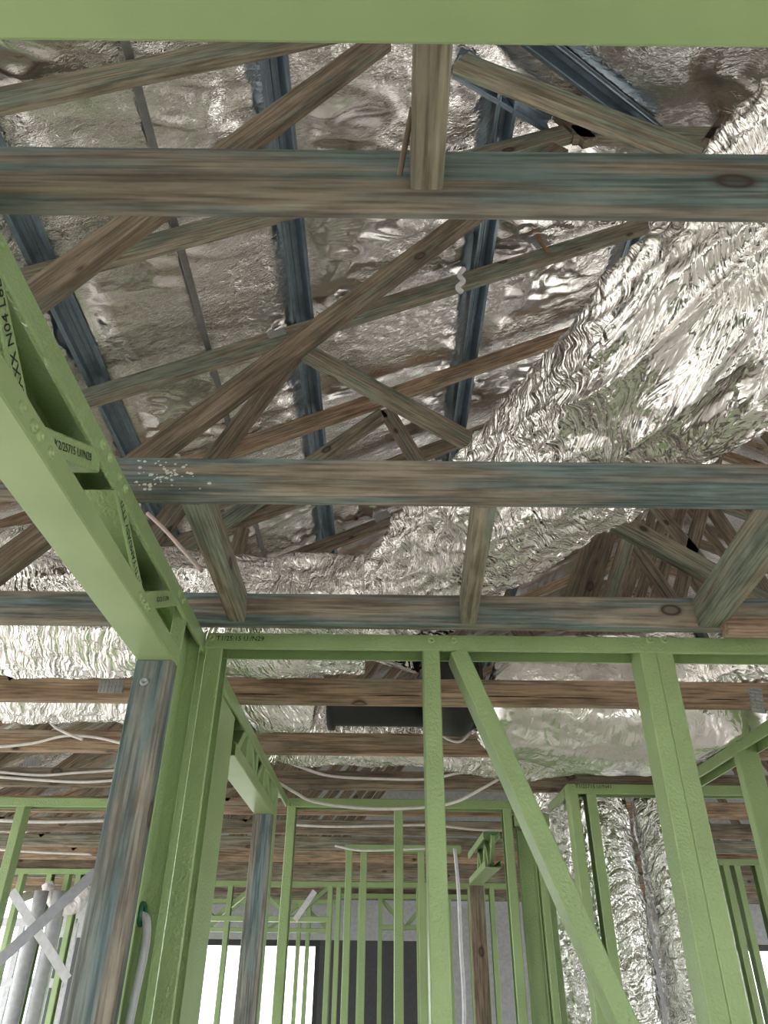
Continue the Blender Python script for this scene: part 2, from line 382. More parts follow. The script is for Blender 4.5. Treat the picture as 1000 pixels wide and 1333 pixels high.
# foil faced blanket under the roof sheets: four planes of a hip roof with sag and creases
BATX = [-1.117+0.775*k for k in range(-3, 5)]
def zfoil0(x, y):
    up = ZC0 + 0.112
    z = np.minimum(up + RP*x, up + RP*(2*XRIDGE-x))
    z = np.minimum(z, up + RP*(0.685 + (y-1.56)))
    return np.minimum(z, up + RP*(0.685 + (13.2 - y)))
def make_foil():
    xs = np.concatenate([np.arange(-3.9,-1.6,0.08), np.arange(-1.6,1.75,0.0125), np.arange(1.75,8.75,0.07)])
    ys = np.concatenate([np.arange(-3.2,0.7,0.1), np.arange(0.7,3.6,0.0125), np.arange(3.6,6.0,0.03), np.arange(6.0,10.2,0.1)])
    X, Y = np.meshgrid(xs, ys, indexing='ij')
    base = zfoil0(X, Y)
    # sag between battens and trusses
    kb = (X - BATX[0])/0.775; fb = kb-np.floor(kb)
    yt = np.array([-0.12]+YT); j = np.clip(np.searchsorted(yt, Y)-1, 0, len(yt)-2)
    ft = np.clip((Y - yt[j]-0.018)/(yt[j+1]-yt[j]), 0, 1)
    sb = np.sin(np.pi*fb); st = np.sin(np.pi*ft)
    d = -0.018*sb*(0.35+0.65*st)*(0.6+0.8*vnoise(X*2.1, Y*2.3, 3))
    # creases radiating from where a batten is pinched on a truss
    px_ = np.where(fb < 0.5, fb, fb-1)*0.775; py_ = np.where(ft < 0.5, ft, ft-1)*0.58
    r = np.hypot(px_, py_); th = np.arctan2(py_, px_)
    sd = np.round(kb)*3.1 + np.where(ft<0.5, j, j+1)*7.7
    d += 0.012*np.exp(-r/0.16)*(1-np.exp(-r/0.03))*ridged(th*5.5 + 1.2*vnoise(X*7, Y*7, 9), sd, 5)
    # loose wrinkles
    wx = X + 0.10*vnoise(X*3, Y*3, 11); wy = Y + 0.10*vnoise(X*3, Y*3, 12)
    ampl = 0.12 + 2.6*vnoise(X*2.3+4, Y*2.6, 21)**3
    d += -0.018*ampl*ridged(wx*5.5 + wy*5, wy*15 - wx*7, 13)**2
    d += -0.0095*ampl*ridged(wx*11 + wy*3, wy*27 - wx*5, 14)**2
    d += -0.0022*ampl*ridged(wx*22, wy*30, 15)**2
    d += -0.02*(vnoise(X*2.7, Y*2.2, 30)-0.5)
    ab_ = np.abs(px_); mk = np.clip((ab_-0.035)/0.09, 0, 1); mk = mk*mk*(3-2*mk)
    Z = base + np.where(X > -1.6, np.clip(d, -0.06, 0.02)*mk, d*mk)
    nx, ny = X.shape
    idx = np.arange(nx*ny).reshape(nx, ny)
    fs = np.stack([idx[:-1,:-1], idx[1:,:-1], idx[1:,1:], idx[:-1,1:]], -1).reshape(-1,4)
    me = bpy.data.meshes.new('ceiling')
    me.from_pydata(np.stack([X,Y,Z],-1).reshape(-1,3).tolist(), [], fs.tolist())
    me.polygons.foreach_set('use_smooth', [True]*len(me.polygons))
    return struct(link('ceiling', me, M_ROOFFOIL))
make_foil()
# unseen opaque sheet added above the blanket so that no sky leaks
def make_sheet():
    me = bpy.data.meshes.new('sky_block_sheet_1')
    xs = [-4.0, XRIDGE, 8.8]
    def top(x, y): return float(zfoil0(np.array(x), np.array(y)))+0.08
    yr0 = 1.56 + (XRIDGE-0.685)
    v = [(-3.95,-3.2,0),(8.75,-3.2,0),(8.75,10.2,0),(-3.95,10.2,0),(XRIDGE,yr0,0),(XRIDGE,10.2,0)]
    v = [(x,y,top(x,y)) for x,y,_ in v]
    me.from_pydata(v, [], [(0,1,4),(1,2,5,4),(0,4,5,3)])
    return struct(link('sky_block_sheet_1', me, M_BAT))
make_sheet()
me = bpy.data.meshes.new('sky_block_gable')  # invented gable, closes the far roof end against leaking sky
gz = lambda x: float(zfoil0(np.array(x), np.array(6.0)))+0.05
me.from_pydata([(-3.95,9.6,TOP-0.1),(8.75,9.6,TOP-0.1),(8.75,9.6,gz(8.75)),(XRIDGE,9.6,gz(XRIDGE)),(-3.95,9.6,gz(-3.95))], [], [(0,1,2,3,4)])
struct(link('sky_block_gable', me, M_FIB))
# ------------------------------------------------------------------ back wall with window openings
def back_wall():
    Yb = 9.25
    ops = [(-5.2,-3.75,0.5,2.1),(-2.05,-0.65,0.5,2.1),(3.2,4.7,0.0,2.1)]
    wb = struct(box('wall_back', (X0, Yb, 2.1), (X1B, Yb+0.1, TOP), M_FIB))
    xs = X0
    for a, b_, z0, z1 in [(-2.05,-0.65,0.9,2.1),(-0.28,0.5,0,0),(3.2,4.7,0.0,2.1)]:
        if xs < a: box('wall_panel', (xs, Yb, 0), (a, Yb+0.1, 2.1), M_FIB if a > 1 else M_WRAP, wb)
        if z1 == 0: box('wall_panel', (a, Yb, 0), (b_, Yb+0.1, 2.1), M_WRAP, wb)
        elif z0 > 0: box('wall_panel', (a, Yb, 0), (b_, Yb+0.1, z0), M_FIB, wb)
        xs = b_
    box('wall_panel', (xs, Yb, 0), (X1B, Yb+0.1, 2.1), M_WRAP, wb)
    for k, (a, b_, z0) in enumerate([(-2.05,-0.65,0.9),(3.2,4.7,0.0)]):
        wn = struct(box('window_%d' % (k+1), (a, Yb+0.02, 2.04), (b_, Yb+0.09, 2.1), M_ALU))
        box('window_frame', (a, Yb+0.02, z0), (a+0.05, Yb+0.09, 2.04), M_ALU, wn); box('window_frame', (b_-0.05, Yb+0.02, z0), (b_, Yb+0.09, 2.04), M_ALU, wn)
        box('window_frame', ((a+b_)/2-0.025, Yb+0.02, z0+0.05), ((a+b_)/2+0.025, Yb+0.09, 2.04), M_ALU, wn)
        box('window_frame', (a+0.05, Yb+0.02, z0), (b_-0.05, Yb+0.09, z0+0.05), M_ALU, wn)
        box('pane', (a+0.05, Yb+0.05, z0+0.05), ((a+b_)/2-0.025, Yb+0.056, 2.04), M_GLASS, wn); box('pane', ((a+b_)/2+0.025, Yb+0.05, z0+0.05), (b_-0.05, Yb+0.056, 2.04), M_GLASS, wn)
back_wall()

# ================================================================== ROOF TRUSSES
TW = 0.035
def tmember(nm, x1, z1, x2, z2, Y, wd, mt, tr, dy=0.0):
    return bar(nm, (x1, Y+TW/2+dy, z1), (x2, Y+TW/2+dy, z2), TW, wd, (0.0001,0,1) if abs(x2-x1) > 1e-3 else (1,0,0), mt, tr)
def pmember(nm, px1, py1, px2, py2, Y, wd, mt, tr, ext1=0.0, ext2=0.0, dy=0.0):
    a = onY(px1,py1,Y); b_ = onY(px2,py2,Y); d = (b_-a).normalized()
    a = a - d*ext1; b_ = b_ + d*ext2
    return tmember(nm, a.x, a.z, b_.x, b_.z, Y, wd, mt, tr, dy)
CH = 0.076
tl = ['timber roof truss whose blue-streaked bottom chord meets the short trimmer below the overhead lintel',
      'timber roof truss with white-specked knotty bottom chord passing under the big foil duct',
      'timber roof truss with dark teal bottom chord lying just above the green door frame head',
      'timber roof truss with orange split bottom chord right behind the green frame head',
      'timber roof truss with orange bottom chord partly hidden by the smooth sagging foil duct',
      'timber roof truss with brown bottom chord between the black fitting and second green head plate']
chord_m = [M_TIM, M_TIM, M_TIM, M_TIMO, M_TIMO, M_TIMB]
TRUSS = []
FARL = {6:'timber roof truss with a clipped cable just behind the second green head plate', 7:'timber roof truss above the brown timber post under the small lintel',
        8:'timber roof truss right above the low-headed frame with paired studs', 12:'timber roof truss right above the long far frame with open-web lintel'}
for j, Y in enumerate(YT):
    if Y > 9.1: break
    far = j > 5
    tr = thing('roof_truss', tl[j] if not far else FARL.get(j, 'brown timber roof truss in the run above the far rooms'), 'roof truss', (0, Y+TW/2, TOP), 'far roof trusses' if far and j not in FARL else 'roof trusses')
    TRUSS.append(tr)
    cm = chord_m[j] if not far else [M_TIMO, M_TIMB, M_TIMG][j % 3]
    tmember('bottom_chord', -3.55, TOP+CH/2+0.001, 8.35, TOP+CH/2+0.001, Y, CH, cm, tr)
    a = xhip(Y); wd = 0.085; tm = [M_TIM, M_TIMG, M_TIMG, M_TIMG, M_TIMO, M_TIMB][j] if not far else [M_TIMB, M_TIMO, M_TIMG][j % 3]
    tmember('top_chord', -3.75, zchord(-3.75,Y), a, zchord(a,Y), Y, wd, tm, tr)
    if a < XRIDGE-0.05:
        b_ = 2*XRIDGE-a
        tmember('top_chord', a+0.02, zchord(a,Y)-0.004, b_-0.02, zchord(a,Y)-0.004, Y, wd, M_TIMG, tr)
        tmember('top_chord', b_, zchord(b_,Y), 8.55, zchord(8.55,Y), Y, wd, tm, tr)
    else:
        tmember('top_chord', XRIDGE, zchord(XRIDGE,Y), 8.55, zchord(8.55,Y), Y, wd, tm, tr)
    zb = TOP+CH*0.6
    def web(xb, xt, mt=M_TIMB, wd=0.07):
        tmember('web', xb, zb+0.03, xt, zchord(xt, Y)-0.06, Y, wd, mt, tr)
    if j == 0:
        web(3.0, 2.2); web(3.0, 4.2); web(5.2, 4.4); web(-1.9, -2.1)
    if j == 1:
        pmember('web', 40,380, 470,65, Y, 0.072, M_TIMB, tr, 0.5, 0.10)
        pmember('web', 600,75, 915,197, Y, 0.072, M_TIMG, tr, 0.0, 0.35)
        web(-2.2,-1.9); web(2.2,1.9); web(3.2,4.0)
    if j == 2:
        pmember('web', 190,590, 595,290, Y, 0.072, M_TIMB, tr, 0.50, 0.62)
        pmember('web', 650,65, 760,172, Y, 0.06, M_TIMB, tr, 0.0, 0.05)
        pmember('web', 818,55, 786,138, Y, 0.055, M_TIMG, tr, 0.15, 0.12)
        pmember('web', 1005,62, 928,182, Y, 0.07, M_TIMB, tr, 0.3, 0.1)
        web(-2.2,-1.9); web(3.2,4.0); web(2.6,2.5)
    if j == 3:
        pmember('web', 200,695, 385,455, Y, 0.07, M_TIMB, tr, 0.50, 0.05)
        pmember('web', 392,452, 583,556, Y, 0.075, M_TIMG, tr, 0.02, 1.72)
        web(-1.1,-1.7); web(-2.4,-1.8); web(1.75,1.6); web(3.2,2.3); web(3.3,4.2)
    if j == 4:
        pmember('web', 420,590, 500,536, Y, 0.07, M_TIMG, tr, 1.70, 0.0)
        pmember('web', 503,532, 540,592, Y, 0.07, M_TIMB, tr, 0.0, 1.35)
        pmember('web', 790,672, 752,790, Y, 0.13, M_TIMB, tr, 0.5, 0.0, 0.0)
        pmember('web', 820,690, 790,790, Y, 0.06, M_TIMG, tr, 0.5, 0.0, -0.036)
        pmember('web', 828,700, 888,784, Y, 0.05, M_TIMB, tr, 0.35, 0.0, 0.036)
        web(-2.4,-1.9); web(3.2,2.4); web(3.3,4.2)
    if j >= 5:
        web(-2.2,-0.9); web(-0.9,-0.75); web(-0.8,0.75); web(1.1,2.3); web(3.6,2.5); web(5.2,4.1)
    if j == 5:
        pmember('web', 856,660, 900,712, Y, 0.06, M_TIMB, tr, 0.3, 0.5); pmember('web', 930,662, 975,730, Y, 0.07, M_TIMB, tr, 0.4, 0.5)
# nail plates that show
for px, py, j, a in [(360,434,3,0.42),(492,520,4,0.45),(145,894,3,0.0),(42,992,5,0.0),(497,672,4,0.5),(985,912,3,1.45),(705,318,3,0.45)]:
    nail_plate(onY(px,py,YT[j]), a, TRUSS[j])
# long drying splits in the orange chord
M_SPLIT = plain('dark_timber_split', (0.02,0.013,0.009), 0.9)
for pa, pb, py in [(296,372,903),(478,560,905),(612,700,906),(690,790,908),(915,965,910)]:
    a_ = onY(pa,py,YT[3]-0.0003); c_ = onY(pb,py+1,YT[3]-0.0003); m_ = (a_+c_)/2
    me = bpy.data.meshes.new('split'); L_ = (c_-a_).length/2
    me.from_pydata([(-L_,0,0),(-L_*0.5,0,-0.0015),(0,0,-0.0012),(L_*0.6,0,-0.002),(L_,0,0),(L_*0.4,0,0.0015),(-L_*0.2,0,0.0022),(-L_*0.6,0,0.001)], [], [tuple(range(8))])
    o = link('split', me, M_SPLIT); place(o, TRUSS[3], Matrix.Translation(m_))
# splinter hanging from a chord
sp = bar('splinter', onY(700,308,YT[3]-0.004), onY(714,330,YT[3]-0.012), 0.006, 0.016, (0,0,1), M_SPLINT, TRUSS[3])
pmember('chord_splice', 947,812, 1035,813, YT[2]-0.036, 0.042, M_TIMO, TRUSS[2])
# dried plaster splatter on one chord
vs, fs = [], []
rs = random.Random(4)
for k_ in range(55):
    p_ = onY(rs.gauss(208,26), rs.gauss(617,11), YT[1]); r_ = rs.uniform(0.0008,0.0032); n_ = 7; b0 = len(vs)
    p_.z = min(max(p_.z, TOP+0.008), TOP+CH-0.008)
    for q_ in range(n_):
        a_ = 2*math.pi*q_/n_; rr_ = r_*rs.uniform(0.6,1.3); vs.append((p_.x+rr_*math.cos(a_)*1.3, YT[1]-0.0004, p_.z+rr_*math.sin(a_)))
    vs.append((p_.x, YT[1]-0.0014, p_.z))
    for q_ in range(n_): fs.append((b0+q_, b0+(q_+1)%n_, b0+n_))
me = bpy.data.meshes.new('plaster_splatter'); me.from_pydata(vs, [], fs)
o = link('plaster_splatter', me, plain('white_plaster', (0.7,0.69,0.66), 0.9)); place(o, TRUSS[1], Matrix.Identity(4)); o['kind'] = 'stuff'
# short trimmers running between chords, underside at ceiling level
def trimmer(px1, py1, px2, py2, wd, ht, label, mt, y1=None, y2=None):
    a = onZ(px1,py1,TOP); b_ = onZ(px2,py2,TOP)
    if y1 is not None: d = (b_-a); a2 = a + d*((y1-a.y)/d.y); b2 = a + d*((y2-a.y)/d.y); a, b_ = a2, b2
    a.z = b_.z = TOP+ht/2+0.002
    o = bar('ceiling_trimmer', a, b_, wd, ht, (0,0,1), mt); return tag(o, label, 'timber trimmer')
trimmer(556,245, 565,60, 0.034, 0.07, 'short square-cut trimmer butting the blue-streaked chord beneath the overhead green lintel', M_TIMG, 0.459, 0.08)
trimmer(309,813, 250,660, 0.038, 0.07, 'pale weathered trimmer meeting the dark teal chord above the corner of the green frame', M_TIMG, 1.559, 1.064)
trimmer(609,820, 634,660, 0.036, 0.07, 'grey trimmer meeting the dark teal chord above the slanting green brace', M_TIMG, 1.559, 1.064)
trimmer(926,818, 1000,722, 0.060, 0.07, 'thick light trimmer slanting to the teal chord above the paired green studs', M_TIMG, 1.559, 1.064)
sl = bar('timber_sliver', onY(520,228,0.452), onY(537,140,0.40), 0.004, 0.006, (1,0,0), M_TIMB); tag(sl, 'thin split sliver of wood wedged beside the square-cut trimmer', 'wood sliver')

# ================================================================== BATTENS (top-hat section, run along the house)
def hat_profile():
    # open hat seen from below: two flanges, sunken middle with ribs
    return [(-0.046,0.0),(-0.046,0.003),(-0.030,0.003),(-0.022,0.034),(0.022,0.034),(0.030,0.003),(0.046,0.003),(0.046,0.0),(0.036,0.0),(0.034,-0.004),(0.030,-0.004),(0.028,0.0),(0.019,0.031),(0.006,0.031),(0.004,0.027),(-0.004,0.027),(-0.006,0.031),(-0.019,0.031),(-0.028,0.0),(-0.030,-0.004),(-0.034,-0.004),(-0.036,0.0)]
def batten(p1, p2, up, label, group=None):
    p1 = Vector(p1); p2 = Vector(p2)
    o = link('roof_batten', prism_mesh('roof_batten', hat_profile(), (p2-p1).length), M_BAT)
    place(o, None, axes(p1, p2, up)); return tag(o, label, 'roof batten', group)
nup = Vector((-RP,0,1)).normalized()
blab = {-1:'blue-grey steel roof batten nearest the eave, crossing the top chords low down',0:'blue-grey steel roof batten crossing above the green lintel beam with text',
        1:'blue-grey steel roof batten crossing behind the long brown web beside the zinc strip',2:'blue-grey steel roof batten beside the big foil duct with a plastic scrap on it',
        3:'blue-grey steel roof batten hidden mostly behind the big foil duct'}
for k in range(-1, 4):
    x = -1.117+0.775*k; ys = max(-0.2, 1.56+(x-0.685)+0.06); z = ZC0+0.046/math.cos(math.radians(25))+RP*x
    p = Vector((x,0,z))+nup*0.004
    batten((p.x, ys, p.z), (p.x, 9.6, p.z), nup, blab[k], 'battens on the long roof slope')
# thin zinc strip between two battens
x = -0.72; z = ZC0+0.058/math.cos(math.radians(25))+RP*x
tag(bar('zinc_strip', (x,0.1,z), (x,7.5,z), 0.026, 0.006, nup, M_STRIP), 'thin dull zinc strip holding the foil between two roof battens', 'metal strip')
# battens on the hip slope
hup = Vector((0,-RP,1)).normalized()
def on_plane(px, py, p0, n):
    d = ray(px,py); return CAM + d*((Vector(p0)-CAM).dot(n)/d.dot(n))
ph = (0.685, 1.56, ZC0+0.055+RP*0.685)
pm_ = (0, 0, ZC0+0.055)
a = on_plane(600,85,pm_,nup); b_ = on_plane(722,160,pm_,nup)
batten(a, b_, nup, 'short blue-grey steel batten slanting to the hip behind a brown web')
a = on_plane(690,48,ph,hup); b_ = on_plane(850,172,ph,hup)
batten(a, b_, hup, 'wide blue-grey steel batten slanting across the dark hip foil')
# plastic scrap tied to a top chord
scrap_pts = [onY(x_, y_, YT[3]-0.016) for x_, y_ in [(604,350),(598,358),(603,366),(596,374),(601,380)]]
M_SCRAP = plain('clear_plastic_scrap', (0.8,0.8,0.8), 0.25)
tag(tube('plastic_scrap', scrap_pts, 0.012, M_SCRAP), 'crumpled clear plastic scrap caught on a greenish top chord', 'plastic scrap')

# ================================================================== GREEN STEEL WALL FRAMES
SB, SF = 0.075, 0.039
def stud_x(fr, xc, Y, z0=0.0, z1=TOP-0.003, side=1, b=SB, f=SF, mt=None, nm='stud'):
    """stud of a wall that runs along x; flange of width f faces the camera; web on the -side"""
    xw = xc - side*f/2
    return csec(nm, (xw, Y+b/2+0.001, z0), (xw, Y+b/2+0.001, z1), (side,0,0), b-0.003, f, mt, fr)
def plate_x(fr, xa, xb, Y, z=TOP, up=False, b=SB, nm='top_plate'):
    return csec(nm, (xa, Y+b/2, z), (xb, Y+b/2, z), (0,0,1 if up else -1), b, SF, None, fr)
def stud_y(fr, Yc, X, z0=0.0, z1=TOP-0.003, side=1, b=SB, f=SF, nm='stud'):
    """stud of a wall that runs along y, wall body from X-b to X"""
    yw = Yc - side*f/2
    return csec(nm, (X-b/2-0.001, yw, z0), (X-b/2-0.001, yw, z1), (0,side,0), b-0.003, f, None, fr)
def plate_y(fr, ya, yb, X, z=TOP, up=False, b=SB, nm='top_plate'):
    return csec(nm, (X-b/2, ya, z), (X-b/2, yb, z), (0,0,1 if up else -1), b, SF, None, fr)

YW = 1.618
# ---- front frame (head plate with printed code, single stud, brace, paired studs)
fr = thing('wall_frame', 'green steel wall frame with single stud, slanting brace and paired studs', 'wall frame', (0.3, YW, 0))
XL = onY(268, 840, YW).x
tp = plate_x(fr, XL, 2.6, YW)
plate_x(fr, XL, 2.6, YW, 0.0, True, nm='bottom_plate')
xs1 = onY(562, 850, YW).x; xs2 = onY(844.5, 850, YW).x; xs3 = onY(866, 850, YW).x
for k, (xc, sd) in enumerate([(XL+0.02,1),(xs1,1),(xs2,1),(xs3,-1),(1.45,1),(2.05,1),(2.58,-1)]): stud_x(fr, xc, YW, side=sd)
br_a = onY(597, 846, YW-0.0006); br_b = onY(835, 1370, YW-0.0006); dd = (br_b-br_a).normalized()
off = Vector((0,SB/2,0)); side = Vector((0,1,0)).cross(dd); 
if side.x < 0: side = -side
csec('brace', br_a+off-side*SF/2, br_b+dd*0.55+off-side*SF/2, side, SB, SF, None, fr)
for px in (275,): rivet(onY(px,830,YW), (0,-1,0), tp)
for px in (562,591,846,865): rivet(onY(px,833,YW), (0,-1,0), tp)
lettering('T1/25:15 U:/N29', onY(313,831.5,YW-0.001), (1,0,0), (0,0,1), 0.0165, tp)

# ---- left frame with open-web lintel
LX = onX(0,0,-1).x*0 - 0.424
YP = 1.41; LZ = TOP-0.150
fl = thing('wall_frame', 'green steel wall frame with open-web lintel carrying printed codes above a doorway', 'wall frame', (LX-0.04, 0.5, 0))
bt = csec('lintel_bottom_track', (LX-SB/2, -0.9, LZ), (LX-SB/2, YP+0.036, LZ), (0,0,1), SB, SF, M_GRNS, fl)
tt = csec('lintel_top_track', (LX-SB/2, -0.9, TOP), (LX-SB/2, YW+0.02, TOP), (0,0,-1), SB, SF, M_GRN, fl)
def lweb(ya, za, yb, zb, f=0.030, nm='lintel_web', opn=None, b=SB-0.006):
    a_ = Vector((LX-SB/2, ya, za)); c_ = Vector((LX-SB/2, yb, zb)); d = (c_-a_).normalized()
    o_ = d.cross(Vector((1,0,0))) if opn is None else Vector(opn)
    return csec(nm, a_, c_, o_, b, f, M_GRN, fl, l=0.006)
def yz(px, py): p = onX(px,py,LX); return p.y, p.z
def node_at(px, py):
    p = onX(px,py,LX); return p.y, min(max(p.z, LZ+0.022), TOP-0.022)
def strip(pxa, pya, pxb, pyb, f, text, size, flip=False):
    (ya, za), (yb, zb) = node_at(pxa,pya), node_at(pxb,pyb)
    a_ = Vector((LX-SB/2, ya, za)); c_ = Vector((LX-SB/2, yb, zb)); d = (c_-a_).normalized()
    o_ = d.cross(Vector((1,0,0)))
    if o_.z < 0: o_ = -o_
    L1 = csec('lintel_web', a_-o_*f/2, c_-o_*f/2, o_, SB-0.005, f, M_GRN, fl, l=0.006)
    xd = -d if flip else d
    lettering(text, (a_+c_)/2+Vector((SB/2-0.0024,0,0)), xd, Vector((1,0,0)).cross(xd), size, L1)
    for p in (a_, c_):
        for dy in (-0.012, 0.022): rivet((LX, p.y+dy, LZ+0.018 if p.z < (TOP+LZ)/2 else TOP-0.018), (1,0,0), fl)
strip(58,572, 132,600, 0.036, 'K2/25715 U//N28', 0.0165)
strip(156,632, 186,775, 0.030, 'ITTI YAMUASV TTTI', 0.019, True)
strip(188,786, 236,770, 0.034, 'K2/25:15 U//N', 0.013)
strip(-14,300, 32,545, 0.030, 'XXXX N04 L6E1:ST', 0.021, True)
(y0_, z0_), (y1_, z1_) = node_at(-14,300), node_at(32,545)
ddy = node_at(186,775)[0]-node_at(32,545)[0]
for k_ in (1,2,3,4):
    yb_ = y1_-ddy*k_*0.9
    for (za_, zb_2, yo) in ((TOP-0.022, LZ+0.022, -0.2), (LZ+0.022, TOP-0.022, 0.03)):
        csec('lintel_web', (LX-SB/2, yb_+yo, za_), (LX-SB/2, yb_+yo+0.17, zb_2), (0,0,1), SB-0.005, 0.03, M_GRN, fl, l=0.006)
# stud pack between timber post and front frame: deep channel, open side to the room
csec('jamb_stud', (LX-0.032, YP+0.125, 0), (LX-0.032, YP+0.125, TOP-0.003), (1,0,0), 0.155, 0.030, M_GRN, fl)
stud_y(fl, -0.85, LX)
# ---- continuation of the left wall beyond the front frame
f2 = thing('wall_frame', 'green steel wall frame in the room beyond with second open-web lintel', 'wall frame', (LX-0.04, 2.6, 0))
YB3 = 3.50
tt2 = csec('lintel_top_track', (LX-SB/2, YW+0.085, TOP), (LX-SB/2, YB3, TOP), (0,0,-1), SB, SF, M_GRN, f2)
YP2 = 3.05
csec('lintel_bottom_track', (LX-SB/2, 2.16, LZ), (LX-SB/2, YP2+0.036, LZ), (0,0,1), SB, SF, M_GRNS, f2)
csec('jamb_stud', (LX-0.010, 2.0, 0), (LX-0.010, 2.0, TOP-0.045), (-1,0,0), 0.30, 0.05, M_GRN, f2)
stud_y(f2, 1.80, LX); stud_y(f2, 1.74, LX, side=-1)
n = 4
for i in range(n):
    ya = 2.20 + i*(YP2-2.24)/n; yb = ya + (YP2-2.24)/n
    csec('lintel_post', (LX-SB/2, yb, LZ+0.01), (LX-SB/2, yb, TOP-0.01), (0,-1,0), SB-0.006, 0.028, M_GRN, f2, l=0.006)
    za, zb_ = (TOP-0.02, LZ+0.02) if i % 2 else (LZ+0.02, TOP-0.02)
    csec('lintel_web', (LX-SB/2, ya+0.03, za), (LX-SB/2, yb-0.03, zb_), (0,0,1), SB-0.010, 0.026, M_GRN, f2, l=0.006)
stud_y(f2, YP2+0.07, LX); stud_y(f2, YP2+0.12, LX, side=-1)
# ---- timber posts
def tpost(Y, label, face=0.076, dep=0.035, zt=LZ-0.001):
    o = bar('timber_post', (LX-SB/2, Y+dep/2, 0), (LX-SB/2, Y+dep/2, zt), dep, face, (1,0,0), M_POST, None, 0.002)
    return tag(o, label, 'timber post')
p1 = tpost(YP, 'weathered blue-green timber post under the end of the lettered green lintel')
# bolt head on the post
bh = rivet(onY(188,887,YP-0.0005), (0,-1,0), None); bh.name = 'screw'; bh.data = RIV.copy(); bh.data.materials[0] = M_PLATE
bh.parent = p1; bh.matrix_parent_inverse = PM[p1.name].inverted()
tpost(YP2, 'blue-stained timber post under the second lintel in the room beyond')
# ---- overhead lintel close above the camera
fo = thing('lintel_beam', 'smooth green steel lintel spanning the opening directly overhead', 'lintel', (0, 0.2, LZ))
ylo = onZ(500, 59, LZ).y
csec('lintel_bottom_track', (LX+0.002, ylo-SB/2, LZ), (1.5, ylo-SB/2, LZ), (0,0,1), SB, SF, M_GRNS, fo)
csec('lintel_top_track', (LX+0.002, ylo-SB/2, TOP), (1.5, ylo-SB/2, TOP), (0,0,-1), SB, SF, M_GRN, fo)
for i in range(8):
    xx = LX+0.1+i*0.25; csec('lintel_post', (xx, ylo-SB/2, LZ+0.01), (xx, ylo-SB/2, TOP-0.01), (1,0,0), SB-0.006, 0.03, M_GRN, fo)
csec('stud', (1.46, ylo-SB/2, 0), (1.46, ylo-SB/2, LZ), (1,0,0), SB-0.003, SF, M_GRN, fo)
# ---- second cross frame behind (single stud)
f3 = thing('wall_frame', 'green steel cross frame with one stud across the room beyond the paired studs', 'wall frame', (0.1, YB3, 0))
xe = onY(668, 1055, YB3).x
tp3 = plate_x(f3, LX+0.005, xe, YB3)
for px in (379, 519, 661): stud_x(f3, onY(px,1060,YB3).x, YB3, side=1 if px < 600 else -1)
for px in (379,519,661): rivet(onY(px,1048,YB3), (0,-1,0), tp3)
# ---- stud cluster on its right: return wall with small lintel and wide channel
f4 = thing('stud_cluster', 'cluster of green steel channels beside the strip of vertical foil duct', 'wall frame', (xe, YB3, 0))
def cx(px, py, Y): return onY(px,py,Y).x
xa = cx(676,1100,YB3)
csec('wide_channel', (xa+0.038, YB3+0.06, 0), (xa+0.038, YB3+0.06, TOP-0.12), (0,-1,0), 0.078, 0.03, M_GRN, f4)
stud_x(f4, xa+0.095, YB3, z1=TOP-0.05, f=0.030); stud_x(f4, xa+0.128, YB3+0.03, z1=TOP-0.05, side=-1, f=0.030)
hp = csec('head_plate', (xe+0.002, YB3+SB/2, TOP-0.06), (xa+0.145, YB3+SB/2, TOP-0.06), (0,0,-1), SB, 0.05, M_GRN, f4)
lettering('K2/25715', onY(692,1083,YB3-0.001), (1,0,0), (0,0,1), 0.02, hp)
# lintel running back from it
RX = onY(655,1100,YB3).x
csec('lintel_top_track', (RX-SB/2, YB3+SB, TOP-0.12), (RX-SB/2, YB3+0.75, TOP-0.12), (0,0,-1), SB, 0.03, M_GRN, f4)
csec('lintel_bottom_track', (RX-SB/2, YB3+SB, TOP-0.27), (RX-SB/2, YB3+0.75, TOP-0.27), (0,0,1), SB, 0.03, M_GRNS, f4)
for i in range(5):
    ya = YB3+SB+0.02+i*0.13; csec('lintel_web', (RX-SB/2, ya, TOP-0.26 if i%2 else TOP-0.13), (RX-SB/2, ya+0.12, TOP-0.13 if i%2 else TOP-0.26), (1,0,0), 0.02, 0.02, M_GRN, f4, l=0.004)
o = bar('timber_post', (RX-SB/2, YB3+0.77, 0), (RX-SB/2, YB3+0.77, TOP-0.275), 0.035, 0.076, (1,0,0), M_TIMB); tag(o, 'brown timber post beneath the small lintel beside the green stud cluster', 'timber post')
# ---- frame in front of the vertical ducts
YD = 3.16
f5 = thing('wall_frame', 'green steel frame with coded head plate standing before the vertical foil ducts', 'wall frame', (0.9, YD, 0))
x5 = cx(739,1024,YD)
tp5 = plate_x(f5, x5, 1.60, YD)
stud_x(f5, x5+0.022, YD); stud_x(f5, cx(771,1040,YD), YD, side=-1)
rivet(onY(746,1023,YD),(0,-1,0),tp5)
lettering('T1/25715 U//N41', onY(773,1024,YD-0.001), (1,0,0), (0,0,1), 0.021, tp5)
csec('top_plate', (x5+SB/2, YD+SB, TOP), (x5+SB/2, YD+0.42, TOP), (0,0,-1), SB, SF, M_GRN, f5)
